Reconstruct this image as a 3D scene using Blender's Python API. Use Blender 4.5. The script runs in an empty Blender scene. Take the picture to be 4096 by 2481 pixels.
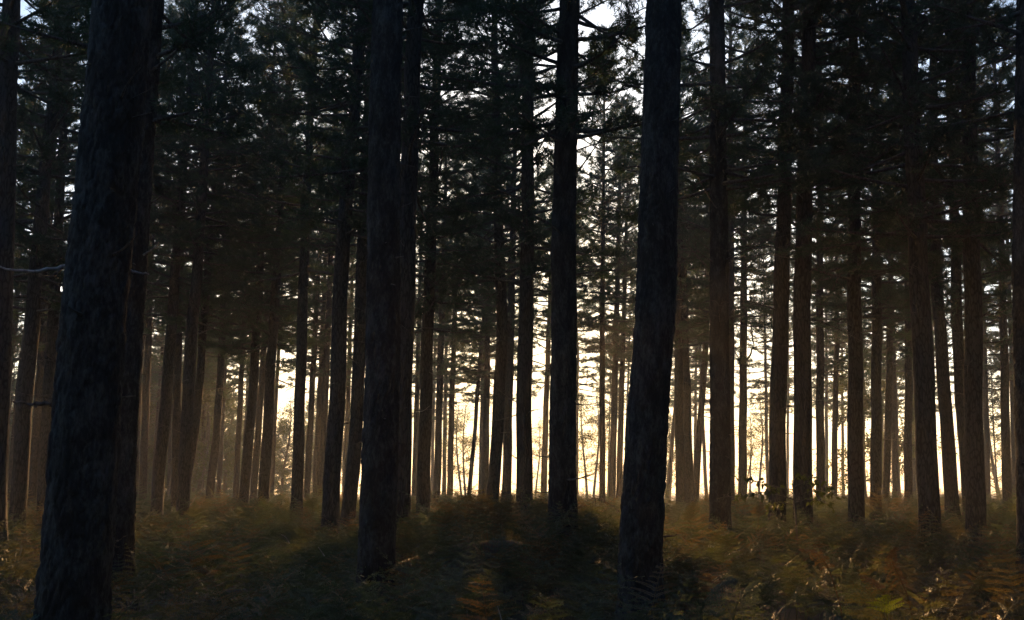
import bpy, math, random
import numpy as np
from mathutils import Vector, Matrix, Euler

random.seed(11)
rng = np.random.default_rng(11)
SC = bpy.context.scene
COL = SC.collection

# ------------------------------------------------------------------ camera
CAM_Z = 1.70
PITCH = math.radians(10.27)
FPX = 4096 * 35.0 / 36.0            # focal length in photograph pixels
CX, CY = 2048.0, 1240.5
cam = bpy.data.cameras.new('camera')
cam.lens = 35.0
cam.sensor_width = 36.0
cam.clip_start = 0.1
cam.clip_end = 20000.0
camo = bpy.data.objects.new('camera', cam)
COL.objects.link(camo)
camo.location = (0, 0, CAM_Z)
camo.rotation_euler = (math.radians(90) + PITCH, 0, 0)
SC.camera = camo

def ray(px, py):
    cx = (px - CX) / FPX
    cy = -(py - CY) / FPX
    return np.array([cx, math.cos(PITCH) - cy * math.sin(PITCH), math.sin(PITCH) + cy * math.cos(PITCH)])

def at(px, py, d):
    r = ray(px, py)
    t = d / r[1]
    return np.array([t * r[0], d, CAM_Z + t * r[2]])

# ------------------------------------------------------------------ light
SUN_DIR = ray(1973, 1452)
SUN_DIR = SUN_DIR / np.linalg.norm(SUN_DIR)
SUN_EL = math.asin(SUN_DIR[2])
SUN_AZ = math.atan2(SUN_DIR[0], SUN_DIR[1])      # clockwise from +Y
world = bpy.data.worlds.new('World')
SC.world = world
world.use_nodes = True
nt = world.node_tree
bg = nt.nodes['Background']
sky = nt.nodes.new('ShaderNodeTexSky')
sky.sky_type = 'NISHITA'
sky.sun_disc = False
sky.sun_elevation = SUN_EL
sky.sun_rotation = SUN_AZ
sky.air_density = 1.0
sky.dust_density = 2.0
sky.ozone_density = 3.0
nt.links.new(sky.outputs[0], bg.inputs[0])
bg.inputs[1].default_value = 0.15

sun = bpy.data.lights.new('sun_light', 'SUN')
sun.energy = 5.0
sun.angle = math.radians(0.55)
sun.color = (1.0, 0.53, 0.20)
suno = bpy.data.objects.new('sun_light', sun)
COL.objects.link(suno)
suno.rotation_euler = Vector(tuple(SUN_DIR)).to_track_quat('Z', 'Y').to_euler()
suno.location = (0, 0, 40)

SC.view_settings.view_transform = 'Standard'
SC.view_settings.look = 'None'
SC.view_settings.exposure = 1.4
SC.view_settings.gamma = 1.0
SC.view_settings.use_curve_mapping = False
SC.render.engine = 'CYCLES'
cy_ = SC.cycles
cy_.use_denoising = True
cy_.denoising_prefilter = 'NONE'
cy_.use_adaptive_sampling = True
cy_.adaptive_threshold = 0.003
cy_.max_bounces = 5
cy_.diffuse_bounces = 3
cy_.glossy_bounces = 2
cy_.transmission_bounces = 3
cy_.volume_bounces = 0
cy_.transparent_max_bounces = 4
cy_.sample_clamp_direct = 1.0
cy_.sample_clamp_indirect = 0.35
cy_.caustics_reflective = False
cy_.caustics_refractive = False
HAZE_DENSITY = 0.0011
HAZE_G = 0.74

# ------------------------------------------------------------------ materials
def new_mat(name):
    m = bpy.data.materials.new(name)
    m.use_nodes = True
    n = m.node_tree.nodes
    for x in list(n):
        n.remove(x)
    out = n.new('ShaderNodeOutputMaterial')
    return m, m.node_tree, out

def ramp(nt, fac, stops):
    r = nt.nodes.new('ShaderNodeValToRGB')
    el = r.color_ramp.elements
    while len(el) < len(stops):
        el.new(0.5)
    for e, (p, c) in zip(el, stops):
        e.position = p
        e.color = (*c, 1)
    nt.links.new(fac, r.inputs[0])
    return r.outputs[0]

def mapping(nt, scale, coord='Object'):
    tc = nt.nodes.new('ShaderNodeTexCoord')
    mp = nt.nodes.new('ShaderNodeMapping')
    mp.inputs['Scale'].default_value = scale
    nt.links.new(tc.outputs[coord], mp.inputs[0])
    return mp.outputs[0]

def noise(nt, vec, scale, detail=4, rough=0.55):
    n = nt.nodes.new('ShaderNodeTexNoise')
    n.inputs['Scale'].default_value = scale
    n.inputs['Detail'].default_value = detail
    n.inputs['Roughness'].default_value = rough
    nt.links.new(vec, n.inputs['Vector'])
    return n.outputs['Fac']

def bark_material(name, dark, mid, light, scale=1.0, bump=0.6):
    m, nt, out = new_mat(name)
    v = mapping(nt, (1, 1, 0.28))
    vo = nt.nodes.new('ShaderNodeTexVoronoi')
    vo.feature = 'DISTANCE_TO_EDGE'
    vo.inputs['Scale'].default_value = 16 * scale
    wob = nt.nodes.new('ShaderNodeMix')
    wob.data_type = 'VECTOR'
    wob.inputs['Factor'].default_value = 0.06
    nz = nt.nodes.new('ShaderNodeTexNoise')
    nz.inputs['Scale'].default_value = 9
    nt.links.new(v, nz.inputs['Vector'])
    nt.links.new(v, wob.inputs['A'])
    nt.links.new(nz.outputs['Color'], wob.inputs['B'])
    nt.links.new(wob.outputs['Result'], vo.inputs['Vector'])
    f = noise(nt, v, 22 * scale, 6, 0.65)
    big = noise(nt, mapping(nt, (1, 1, 0.5)), 2.3, 3)
    mth = nt.nodes.new('ShaderNodeMath'); mth.operation = 'MULTIPLY_ADD'
    nt.links.new(vo.outputs['Distance'], mth.inputs[0]); mth.inputs[1].default_value = 1.6
    nt.links.new(f, mth.inputs[2])
    m2 = nt.nodes.new('ShaderNodeMath'); m2.operation = 'MULTIPLY_ADD'
    nt.links.new(big, m2.inputs[0]); m2.inputs[1].default_value = 0.5
    nt.links.new(mth.outputs[0], m2.inputs[2])
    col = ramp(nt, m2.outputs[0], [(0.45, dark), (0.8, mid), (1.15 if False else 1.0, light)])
    b = nt.nodes.new('ShaderNodeBsdfPrincipled')
    b.inputs['Roughness'].default_value = 0.88
    b.inputs['Specular IOR Level'].default_value = 0.25
    nt.links.new(col, b.inputs['Base Color'])
    bp = nt.nodes.new('ShaderNodeBump')
    bp.inputs['Strength'].default_value = bump
    bp.inputs['Distance'].default_value = 0.03
    nt.links.new(mth.outputs[0], bp.inputs['Height'])
    nt.links.new(bp.outputs[0], b.inputs['Normal'])
    nt.links.new(b.outputs[0], out.inputs[0])
    return m

def leaf_material(name, stops, trans=0.45, noise_scale=0.7, per_object=True, tcol=(1.5, 1.35, 0.55), gloss=0.0):
    m, nt, out = new_mat(name)
    geo = nt.nodes.new('ShaderNodeNewGeometry')
    nz = noise(nt, geo.outputs['Position'], noise_scale, 3)
    oi = nt.nodes.new('ShaderNodeObjectInfo')
    mm = nt.nodes.new('ShaderNodeMath'); mm.operation = 'MULTIPLY_ADD'
    nt.links.new(oi.outputs['Random'], mm.inputs[0])
    mm.inputs[1].default_value = 0.2 if per_object else 0.0
    nt.links.new(nz, mm.inputs[2])
    ma = nt.nodes.new('ShaderNodeMath'); ma.operation = 'SUBTRACT'
    nt.links.new(mm.outputs[0], ma.inputs[0]); ma.inputs[1].default_value = 0.10 if per_object else 0.0
    col = ramp(nt, ma.outputs[0], stops)
    d = nt.nodes.new('ShaderNodeBsdfPrincipled')
    d.inputs['Roughness'].default_value = 0.45
    d.inputs['Specular IOR Level'].default_value = 0.5 + gloss
    nt.links.new(col, d.inputs['Base Color'])
    t = nt.nodes.new('ShaderNodeBsdfTranslucent')
    mul = nt.nodes.new('ShaderNodeMix'); mul.data_type = 'RGBA'; mul.blend_type = 'MULTIPLY'
    mul.inputs['Factor'].default_value = 1.0
    nt.links.new(col, mul.inputs[6]); mul.inputs[7].default_value = (*tcol, 1)
    nt.links.new(mul.outputs[2], t.inputs['Color'])
    mx = nt.nodes.new('ShaderNodeMixShader')
    mx.inputs[0].default_value = trans
    nt.links.new(d.outputs[0], mx.inputs[1]); nt.links.new(t.outputs[0], mx.inputs[2])
    nt.links.new(mx.outputs[0], out.inputs[0])
    return m

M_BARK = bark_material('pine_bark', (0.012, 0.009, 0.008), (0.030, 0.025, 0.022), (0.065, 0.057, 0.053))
def plate_material():
    m, nt, out = new_mat('pine_bark_plates')
    v = mapping(nt, (1, 1, 0.35))
    n1 = noise(nt, v, 10, 6, 0.7); n2 = noise(nt, v, 48, 5, 0.7); n3 = noise(nt, mapping(nt, (1, 1, 0.7)), 2.2, 3)
    a1 = nt.nodes.new('ShaderNodeMath'); a1.operation = 'MULTIPLY_ADD'; a1.inputs[1].default_value = 0.7
    nt.links.new(n2, a1.inputs[0]); nt.links.new(n1, a1.inputs[2])
    a2 = nt.nodes.new('ShaderNodeMath'); a2.operation = 'MULTIPLY_ADD'; a2.inputs[1].default_value = 0.5
    nt.links.new(n3, a2.inputs[0]); nt.links.new(a1.outputs[0], a2.inputs[2])
    a3 = nt.nodes.new('ShaderNodeMath'); a3.operation = 'MULTIPLY'; a3.inputs[1].default_value = 0.5
    nt.links.new(a2.outputs[0], a3.inputs[0])
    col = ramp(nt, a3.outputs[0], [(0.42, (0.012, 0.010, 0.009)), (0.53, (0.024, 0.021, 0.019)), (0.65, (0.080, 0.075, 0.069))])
    b = nt.nodes.new('ShaderNodeBsdfPrincipled')
    b.inputs['Roughness'].default_value = 0.85; b.inputs['Specular IOR Level'].default_value = 0.3
    nt.links.new(col, b.inputs['Base Color'])
    bp = nt.nodes.new('ShaderNodeBump'); bp.inputs['Strength'].default_value = 0.7; bp.inputs['Distance'].default_value = 0.012
    nt.links.new(n2, bp.inputs['Height']); nt.links.new(bp.outputs[0], b.inputs['Normal'])
    nt.links.new(b.outputs[0], out.inputs[0])
    return m
M_BARK_NEAR = plate_material()
M_BIRCH = bark_material('pale_bark', (0.06, 0.055, 0.05), (0.30, 0.28, 0.25), (0.5, 0.48, 0.44), 0.6, 0.3)
M_TWIG = bark_material('dead_twig', (0.03, 0.026, 0.022), (0.07, 0.06, 0.052), (0.12, 0.11, 0.10), 1.0, 0.2)
M_TWIG_GREY = bark_material('bleached_twig', (0.10, 0.09, 0.08), (0.24, 0.22, 0.20), (0.38, 0.36, 0.33), 1.0, 0.2)
M_NEEDLE = leaf_material('pine_needles', [(0.25, (0.028, 0.062, 0.048)), (0.55, (0.042, 0.082, 0.058)), (0.85, (0.060, 0.098, 0.058))], 0.40)
M_LEAF = leaf_material('hazel_leaves', [(0.3, (0.035, 0.060, 0.018)), (0.7, (0.075, 0.095, 0.025))], 0.5)
M_BLEAF = leaf_material('birch_leaves', [(0.3, (0.05, 0.08, 0.02)), (0.7, (0.11, 0.11, 0.03))], 0.55)
M_FERN = leaf_material('bracken_fronds', [(0.25, (0.034, 0.074, 0.062)), (0.52, (0.048, 0.082, 0.058)), (0.70, (0.074, 0.080, 0.046)), (0.90, (0.100, 0.072, 0.042))], 0.5, 0.3, tcol=(2.1, 1.4, 0.55))
M_FERN_BRIGHT = leaf_material('young_fern', [(0.3, (0.09, 0.12, 0.02)), (0.7, (0.12, 0.15, 0.03))], 0.55, tcol=(2.6, 2.6, 0.5))
M_FERN_DRY = leaf_material('dry_fern', [(0.3, (0.10, 0.065, 0.035)), (0.7, (0.15, 0.10, 0.055))], 0.4)

def ground_material():
    m, nt, out = new_mat('leaf_litter')
    v = mapping(nt, (1, 1, 1))
    n1 = noise(nt, v, 3.0, 8, 0.7)
    col = ramp(nt, n1, [(0.3, (0.018, 0.014, 0.010)), (0.55, (0.045, 0.032, 0.02)), (0.8, (0.07, 0.06, 0.03))])
    b = nt.nodes.new('ShaderNodeBsdfPrincipled')
    b.inputs['Roughness'].default_value = 0.95
    nt.links.new(col, b.inputs['Base Color'])
    bp = nt.nodes.new('ShaderNodeBump'); bp.inputs['Strength'].default_value = 0.8
    nt.links.new(noise(nt, v, 14, 6), bp.inputs['Height'])
    nt.links.new(bp.outputs[0], b.inputs['Normal'])
    nt.links.new(b.outputs[0], out.inputs[0])
    return m
M_GROUND = ground_material()

# ------------------------------------------------------------------ mesh helpers
class MB:
    def __init__(self):
        self.v, self.f, self.n = [], [], 0
    def add(self, verts, faces):
        verts = np.asarray(verts, float).reshape(-1, 3)
        self.v.append(verts)
        self.f.append((np.asarray(faces, int) + self.n))
        self.n += len(verts)
    def tube(self, pts, rad, k=6, cap=False):
        pts = np.asarray(pts, float); rad = np.asarray(rad, float)
        n = len(pts)
        tan = np.gradient(pts, axis=0)
        tan /= np.linalg.norm(tan, axis=1)[:, None] + 1e-9
        ref = np.array([0.0, 0.0, 1.0]) if abs(tan[0][2]) < 0.8 else np.array([1.0, 0.0, 0.0])
        a = np.cross(tan, ref); a /= np.linalg.norm(a, axis=1)[:, None] + 1e-9
        b = np.cross(tan, a)
        th = np.arange(k) * 2 * math.pi / k
        ring = (a[:, None, :] * np.cos(th)[None, :, None] + b[:, None, :] * np.sin(th)[None, :, None])
        vs = pts[:, None, :] + ring * rad[:, None, None]
        i = np.arange(n - 1)[:, None] * k
        j = np.arange(k)[None, :]
        j2 = (j + 1) % k
        q = np.stack([i + j, i + j2, i + k + j2, i + k + j], -1).reshape(-1, 4)
        self.add(vs.reshape(-1, 3), q)
    def mesh(self, name, mat, smooth=True):
        me = bpy.data.meshes.new(name)
        V = np.concatenate(self.v)
        q4 = [f for f in self.f if f.shape[1] == 4]
        q3 = [f for f in self.f if f.shape[1] == 3]
        loops, starts, pos = [], [], 0
        for grp, k in ((q4, 4), (q3, 3)):
            if grp:
                F = np.concatenate(grp)
                loops.append(F.reshape(-1))
                starts.append(pos + np.arange(len(F)) * k)
                pos += F.size
        L = np.concatenate(loops).astype(np.int32); S = np.concatenate(starts).astype(np.int32)
        me.vertices.add(len(V)); me.vertices.foreach_set('co', V.astype(np.float32).reshape(-1))
        me.loops.add(len(L)); me.loops.foreach_set('vertex_index', L)
        me.polygons.add(len(S)); me.polygons.foreach_set('loop_start', S)
        if smooth:
            me.polygons.foreach_set('use_smooth', np.ones(len(S), bool))
        me.materials.append(mat)
        me.update(calc_edges=True)
        return me

def obj(name, me, parent=None, kind=None, label=None, cat=None, group=None):
    o = bpy.data.objects.new(name, me)
    COL.objects.link(o)
    if parent is not None:
        o.parent = parent
    if kind: o['kind'] = kind
    if label: o['label'] = label
    if cat: o['category'] = cat
    if group: o['group'] = group
    return o

def unit(v):
    v = np.asarray(v, float)
    return v / (np.linalg.norm(v) + 1e-9)

# ------------------------------------------------------------------ terrain
def ground_z(x, y):
    x = np.asarray(x, float); y = np.asarray(y, float)
    z = 0.10 * np.sin(x * 0.33 + 1.3) * np.cos(y * 0.27 - 0.4) + 0.07 * np.sin(x * 0.71 - y * 0.53)
    z = z + 0.92 * np.exp(-(((x + 0.35) / 1.9) ** 2 + ((y - 16.8) / 2.4) ** 2))
    z = z + 0.30 * np.exp(-(((x - 1.3) / 1.1) ** 2 + ((y - 16.2) / 2.0) ** 2))
    z = z + 0.25 * np.exp(-(((x - 4.9) / 2.2) ** 2 + ((y - 21) / 3.0) ** 2))
    z = z + 0.22 * np.exp(-(((x - 10.5) / 3.5) ** 2 + ((y - 22) / 4.0) ** 2))
    z = z + 0.010 * np.clip(y - 15, 0, 45) - 0.006 * np.clip(y - 70, 0, 300)
    return z

def build_ground():
    xs = np.concatenate([-np.geomspace(900, 41, 14), np.linspace(-40, 40, 121), np.geomspace(41, 900, 14)])
    ys = np.concatenate([-np.geomspace(900, 11, 14), np.linspace(-10, 90, 151), np.geomspace(91, 900, 16)])
    X, Y = np.meshgrid(xs, ys)
    Z = ground_z(X, Y)
    mb = MB()
    nx, ny = len(xs), len(ys)
    i = np.arange(ny - 1)[:, None] * nx; j = np.arange(nx - 1)[None, :]
    q = np.stack([i + j, i + j + 1, i + nx + j + 1, i + nx + j], -1).reshape(-1, 4)
    mb.add(np.stack([X, Y, Z], -1).reshape(-1, 3), q)
    obj('ground', mb.mesh('ground', M_GROUND), kind='structure')
build_ground()

# ------------------------------------------------------------------ the sun itself, far outside the haze
def build_sun():
    import bmesh
    bm = bmesh.new()
    bmesh.ops.create_icosphere(bm, subdivisions=3, radius=9000 * math.tan(math.radians(0.16)))
    me = bpy.data.meshes.new('sun'); bm.to_mesh(me); bm.free()
    m, nt, out = new_mat('sun_surface')
    e = nt.nodes.new('ShaderNodeEmission')
    e.inputs[0].default_value = (1.0, 0.78, 0.45, 1); e.inputs[1].default_value = 60.0
    nt.links.new(e.outputs[0], out.inputs[0])
    me.materials.append(m)
    o = obj('sun', me, kind='structure')
    o.location = tuple(SUN_DIR * 9000)
build_sun()

# ------------------------------------------------------------------ pine crowns (shared variants)
def needles(mb, P, D, m, lmin, lmax, w):
    n = len(P)
    P = np.repeat(P, m, 0); D = np.repeat(D, m, 0)
    N = len(P)
    R = rng.normal(size=(N, 3)); R /= np.linalg.norm(R, axis=1)[:, None]
    dirn = D * 0.75 + R; dirn /= np.linalg.norm(dirn, axis=1)[:, None]
    L = rng.uniform(lmin, lmax, N)[:, None]
    side = np.cross(dirn, rng.normal(size=(N, 3))); side /= np.linalg.norm(side, axis=1)[:, None]
    B = P - D * rng.uniform(-0.02, 0.14, N)[:, None]
    ww = w * rng.uniform(0.7, 1.3, N)[:, None]
    V = np.stack([B - side * ww * 0.5, B + side * ww * 0.5, B + dirn * L], 1).reshape(-1, 3)
    mb.add(V, np.arange(N * 3).reshape(-1, 3))

def make_crown(seed, H, R, density=1.0, needle_w=0.018):
    r = np.random.default_rng(seed)
    wood, leaf = MB(), MB()
    TP, TD = [], []
    z = 0.0
    while z < H - 0.3:
        t = z / H
        prof = R * (0.78 + 0.4 * t) if t < 0.45 else R * 0.96 * (1 - ((t - 0.45) / 0.58) ** 1.6)
        prof = max(prof, 0.25)
        nb = r.integers(3, 6)
        a0 = r.uniform(0, 6.28)
        for b in range(nb):
            if r.random() > (0.75 if t < 0.25 else 0.9) * min(1, density + 0.1):
                continue
            az = a0 + b * 6.283 / nb + r.normal(0, 0.35)
            L = prof * r.uniform(0.55, 1.2)
            el = math.radians(-8 + 55 * t ** 1.2 + r.normal(0, 9))
            k = 6
            s = np.linspace(0, 1, k)
            az_s = az + r.normal(0, 0.25) * s
            el_s = el + 0.35 * s * r.uniform(0.0, 1.4)
            step = L / (k - 1)
            d = np.stack([np.cos(az_s) * np.cos(el_s), np.sin(az_s) * np.cos(el_s), np.sin(el_s)], 1)
            p = np.concatenate([[[0, 0, z + r.normal(0, 0.06)]], d[:-1] * step]).cumsum(0)
            wood.tube(p, np.linspace(0.028 + 0.008 * L, 0.007, k), 4)
            ns = int(4 + L * 3.6)
            for q in range(ns):
                u = r.uniform(0.25, 1.0) if q else 1.0
                pp = np.array([np.interp(u, s, p[:, c]) for c in range(3)])
                dd = d[min(int(u * (k - 1)), k - 1)]
                sl = r.uniform(0.25, 0.75) * (1.15 - 0.5 * u)
                sd = unit(dd * r.uniform(0.3, 1.0) + np.cross(dd, [0, 0, 1]) * r.choice([-1, 1]) * r.uniform(0.4, 1.0) + np.array([0, 0, r.uniform(-0.1, 0.5)]))
                e = pp + sd * sl
                wood.tube(np.stack([pp, (pp + e) / 2 + np.array([0, 0, -0.02]), e]), [0.009, 0.007, 0.005], 3)
                nt_ = r.integers(3, 6)
                for w_ in range(nt_):
                    uu = 1 - 0.85 * (w_ / nt_) * r.uniform(0.7, 1)
                    TP.append(pp + sd * sl * uu + r.normal(0, 0.05, 3)); TD.append(sd)
        z += r.uniform(0.28, 0.55)
    needles(leaf, np.array(TP), np.array(TD), 17, 0.11, 0.22, needle_w)
    return wood.mesh('crown_limbs', M_TWIG), leaf.mesh('crown_needles', M_NEEDLE, smooth=False), H

CROWNS = [make_crown(101, 15.5, 3.0), make_crown(102, 16.5, 2.8), make_crown(103, 15.0, 3.2, 0.95),
          make_crown(104, 16.0, 2.7), make_crown(105, 15.0, 3.0, 0.9), make_crown(106, 16.0, 3.3, 0.95)]
SLIM_CROWNS = [make_crown(111, 6.5, 1.1, 0.9), make_crown(112, 7.0, 1.3, 0.8)]

# ------------------------------------------------------------------ bark relief
def _hash(a, b, c, seed):
    n = np.sin(a * 127.1 + b * 311.7 + c * 74.7 + seed * 19.19) * 43758.5453
    return n - np.floor(n)

def vnoise(x, y, z, seed=0.0):
    ix, iy, iz = np.floor(x), np.floor(y), np.floor(z)
    fx, fy, fz = x - ix, y - iy, z - iz
    fx, fy, fz = (t * t * (3 - 2 * t) for t in (fx, fy, fz))
    o = 0
    for dx in (0, 1):
        for dy in (0, 1):
            for dz in (0, 1):
                w = (fx if dx else 1 - fx) * (fy if dy else 1 - fy) * (fz if dz else 1 - fz)
                o = o + w * _hash(ix + dx, iy + dy, iz + dz, seed)
    return o

def fbm(x, y, z, seed=0.0, n=3):
    o, a = 0, 0.5
    for k in range(n):
        o = o + a * vnoise(x, y, z, seed + k * 7.3)
        x, y, z, a = x * 2.03, y * 2.03, z * 2.03, a * 0.5
    return o / (1 - 0.5 ** n)

def bark_relief(u, v, seed, wrap, crack=0.22):
    """irregular bark plates split by fissures; u, v in cell units, u wraps after `wrap` cells"""
    iu, iv = np.floor(u), np.floor(v)
    f1 = np.full(u.shape, 9.0); f2 = np.full(u.shape, 9.0); hid = np.zeros(u.shape)
    for du in (-1, 0, 1):
        for dv in (-1, 0, 1):
            cu, cv = iu + du, iv + dv
            h1 = _hash(cu % wrap, cv, 0, seed); h2 = _hash(cu % wrap, cv, 5, seed)
            dist = np.hypot(u - (cu + h1), v - (cv + h2))
            near = dist < f1
            f2 = np.where(near, f1, np.minimum(f2, dist))
            hid = np.where(near, _hash(cu % wrap, cv, 9, seed), hid)
            f1 = np.where(near, dist, f1)
    e = np.clip((f2 - f1) / (crack * (0.4 + 1.2 * hid)), 0, 1)
    return e * (2 - e) * (0.35 + 0.65 * hid)

def trunk_curve(pts, d, H):
    P = np.array([at(x, y, d) for x, y in pts])
    P = P[np.argsort(P[:, 2])]
    return P

def trunk_x(P, z):
    """x on the trunk axis at heights z: linear through measured points, gently extended"""
    zz, xx = P[:, 2], P[:, 0]
    if len(P) == 1:
        return np.full_like(z, xx[0])
    x = np.interp(z, zz, xx)
    s0 = (xx[1] - xx[0]) / max(zz[1] - zz[0], 0.5)
    s0 = max(-0.12, min(0.12, s0))
    s1 = (xx[-1] - xx[0]) / max(zz[-1] - zz[0], 0.5)
    s1 = max(-0.05, min(0.05, s1))
    x = np.where(z < zz[0], xx[0] + (z - zz[0]) * s0, x)
    x = np.where(z > zz[-1], xx[-1] + (z - zz[-1]) * s1, x)
    return x

def with_gap(me, Mx, radius=0.20):
    n = len(me.vertices); V = np.empty(n * 3, np.float32); me.vertices.foreach_get('co', V); V = V.reshape(-1, 3).astype(float)
    M = np.array(Mx); W = V @ M[:3, :3].T + M[:3, 3]
    rel = W - np.array([0, 0, CAM_Z]); t = rel @ SUN_DIR
    far = np.linalg.norm(rel - t[:, None] * SUN_DIR, axis=1) > radius
    nl = len(me.loops); L = np.empty(nl, np.int32); me.loops.foreach_get('vertex_index', L)
    k = me.polygons[0].loop_total
    F = L.reshape(-1, k)
    mb = MB(); mb.add(V, F[far[F].all(1)])
    return mb.mesh(me.name, me.materials[0], smooth=False)

PINE_COUNT = 0
TREE_POS = []
def pine(label, w, pts, D=0.42, H=None, crown=True, near=False, slim=False, stubs=None, crown_base=None, dens=1.0, sun_gap=False):
    global PINE_COUNT
    PINE_COUNT += 1
    i = PINE_COUNT
    r = np.random.default_rng(500 + i)
    d = D * FPX / w / 0.984
    if H is None:
        H = r.uniform(22.5, 25.5) if not slim else r.uniform(11, 14)
    P = trunk_curve(pts, d, H)
    nz = 420 if near else 46
    k = 132 if near else 18
    ztop = H
    zs = np.linspace(-0.6, ztop, nz) if not near else np.concatenate([np.linspace(-0.6, 10.0, 560), np.linspace(11.2, ztop, 20)])
    X = trunk_x(P, zs)
    ker = np.array([1, 2, 3, 2, 1]) / 9.0
    if not near:
        Xp = np.pad(X, 2, mode='edge'); X = np.convolve(Xp, ker, 'valid')
    else:
        for _ in range(12):
            Xp = np.pad(X, 2, mode='reflect', reflect_type='odd'); X = np.convolve(Xp, ker, 'valid')
    if not near:
        X = X + 0.012 * np.sin(zs * 1.7 + i) * min(1, D / 0.4)
    yw = d + 0.02 * np.sin(zs * 0.9 + i * 2.1)
    gz = float(ground_z(X[0], d))
    t = np.clip(zs / H, 0, 1)
    R0 = D / 2
    rad = R0 * (1.03 - 0.38 * t - 0.53 * t ** 3) + R0 * 0.45 * np.exp(-np.clip(zs - gz, 0, 9) / 0.33)
    th = np.arange(k) * 2 * math.pi / k
    TH, ZZ = np.meshgrid(th, zs)
    RR = np.repeat(rad[:, None], k, 1)
    lob = 0.03 * np.sin(2 * TH + i) + 0.02 * np.sin(3 * TH + ZZ * 0.4 + i * 1.3) + 0.02 * np.sin(5 * TH - ZZ * 1.3)
    RR = RR * (1 + lob)
    if near:
        ncell = max(9, int(2 * math.pi * R0 / 0.06))
        cxs, sns = np.cos(TH) * R0, np.sin(TH) * R0
        w1 = fbm(cxs * 9, sns * 9, ZZ * 4.0, i, 3) - 0.5
        w2 = fbm(cxs * 9, sns * 9, ZZ * 4.0, i + 40, 3) - 0.5
        u = TH / (2 * math.pi) * ncell
        h = bark_relief(u + 1.6 * w1, ZZ / 0.15 + 1.6 * w2, i * 1.7, ncell, 0.35)
        h2 = bark_relief(u * 3 + 3 * w2, ZZ / 0.07 + 2.5 * w1, i * 3.1, ncell * 3, 0.5)
        fine = fbm(cxs * 60, sns * 60, ZZ * 26, i + 9, 3)
        RR = RR + (h * 0.024 + h2 * 0.006 + fine * 0.010 - 0.018) + 0.012 * w1
    else:
        h = bark_relief(TH / (2 * math.pi) * 9, ZZ / 0.55, i * 1.7, 9, 0.4)
        RR = RR + (h - 0.5) * 0.022 * min(1, D / 0.35)
        # old branch whorls leave faint swellings
        RR = RR * (1 + 0.035 * np.exp(-(((ZZ + i * 0.13) % 0.62 - 0.31) / 0.05) ** 2))
    V = np.stack([X[:, None] + np.cos(TH) * RR, yw[:, None] + np.sin(TH) * RR, ZZ], -1)
    root = bpy.data.objects.new('pine_tree', None)
    COL.objects.link(root)
    base = np.array([X[0], d, gz])
    root.location = tuple(base)
    root.empty_display_size = 0.3
    root['label'] = label; root['category'] = 'pine tree'; root['group'] = 'tall pines of the wood'
    mb = MB()
    ii = np.arange(len(zs) - 1)[:, None] * k; jj = np.arange(k)[None, :]; j2 = (jj + 1) % k
    mb.add(V.reshape(-1, 3) - base, np.stack([ii + jj, ii + j2, ii + k + j2, ii + k + jj], -1).reshape(-1, 4))
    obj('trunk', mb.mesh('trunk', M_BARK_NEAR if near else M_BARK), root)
    TREE_POS.append((float(np.interp(0.3, zs, X)), d, R0))
    # crown
    def axis(z):
        return np.array([np.interp(z, zs, X), np.interp(z, zs, yw), z])
    if crown:
        lib = SLIM_CROWNS if slim else CROWNS
        wm, lm, ch = lib[int(r.integers(len(lib)))]
        cb = crown_base if crown_base else H - ch * r.uniform(0.97, 1.06)
        if crown_base is None and not slim and d > 42 and not sun_gap and abs(pts[0][0] - 1976) > 130:
            cb = max(cb, r.uniform(7.9, 9.4))
        sc = (H + 0.3 - cb) / ch
        a, b = axis(cb), axis(H)
        q = Vector(tuple(b - a)).to_track_quat('Z', 'Y')
        rot = q.to_matrix() @ Matrix.Rotation(r.uniform(0, 6.28), 3, 'Z')
        c = obj('crown', lm, root)
        c.location = tuple(a - base); c.rotation_euler = rot.to_euler()
        sxy = sc * r.uniform(0.9, 1.15) * (0.7 if d < 17 else 1.0)
        c.scale = (sxy, sxy, sc)
        if sun_gap:                              # a hole in the foliage the low sun shines through
            Mx = Matrix.Translation(Vector(tuple(base))) @ Matrix.LocRotScale(c.location, c.rotation_euler, c.scale)
            lm = with_gap(lm, Mx); c.data = lm
            wm = with_gap(wm, Mx)
        l = obj('limbs', wm, c)
    else:
        cb = H
    # dead branches below the crown
    db = MB()
    top = min(cb + 1.0, d * 0.56 + 2.5)
    lowz = r.uniform(1.0, 2.4) if d > 18 else 1.5
    n = int((top - lowz) * (3.2 if d > 16 else 2.2) * dens) if not slim else int(max(0, top - lowz) * 3)
    for b in range(max(n, 0)):
        u = r.random() ** 0.75
        z = lowz + (top - lowz) * u
        az = r.uniform(0, 6.283)
        long_ = r.random() < 0.08 + 0.75 * u ** 1.3 and d > 16
        L = r.uniform(0.7, 2.3) * (0.5 + 0.5 * u) if long_ else r.uniform(0.10, 0.45)
        if slim: L *= 0.5
        el = math.radians(r.normal(6, 14))
        kk = 5
        dv = np.array([math.cos(az) * math.cos(el), math.sin(az) * math.cos(el), math.sin(el)])
        s = np.linspace(0, 1, kk)[:, None]
        rr = np.interp(z, zs, rad)
        p = axis(z) + dv * (rr * 0.7 + s * L) + np.array([0, 0, 1]) * (s ** 2) * r.normal(0.0, 0.14) * L + np.cross(dv, [0, 0, 1]) * np.sin(s * 3) * r.normal(0, 0.06) * L
        r0 = r.uniform(0.010, 0.018) * (1.2 if long_ else 1)
        db.tube(p - base, np.linspace(r0, 0.004, kk), 4)
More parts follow.
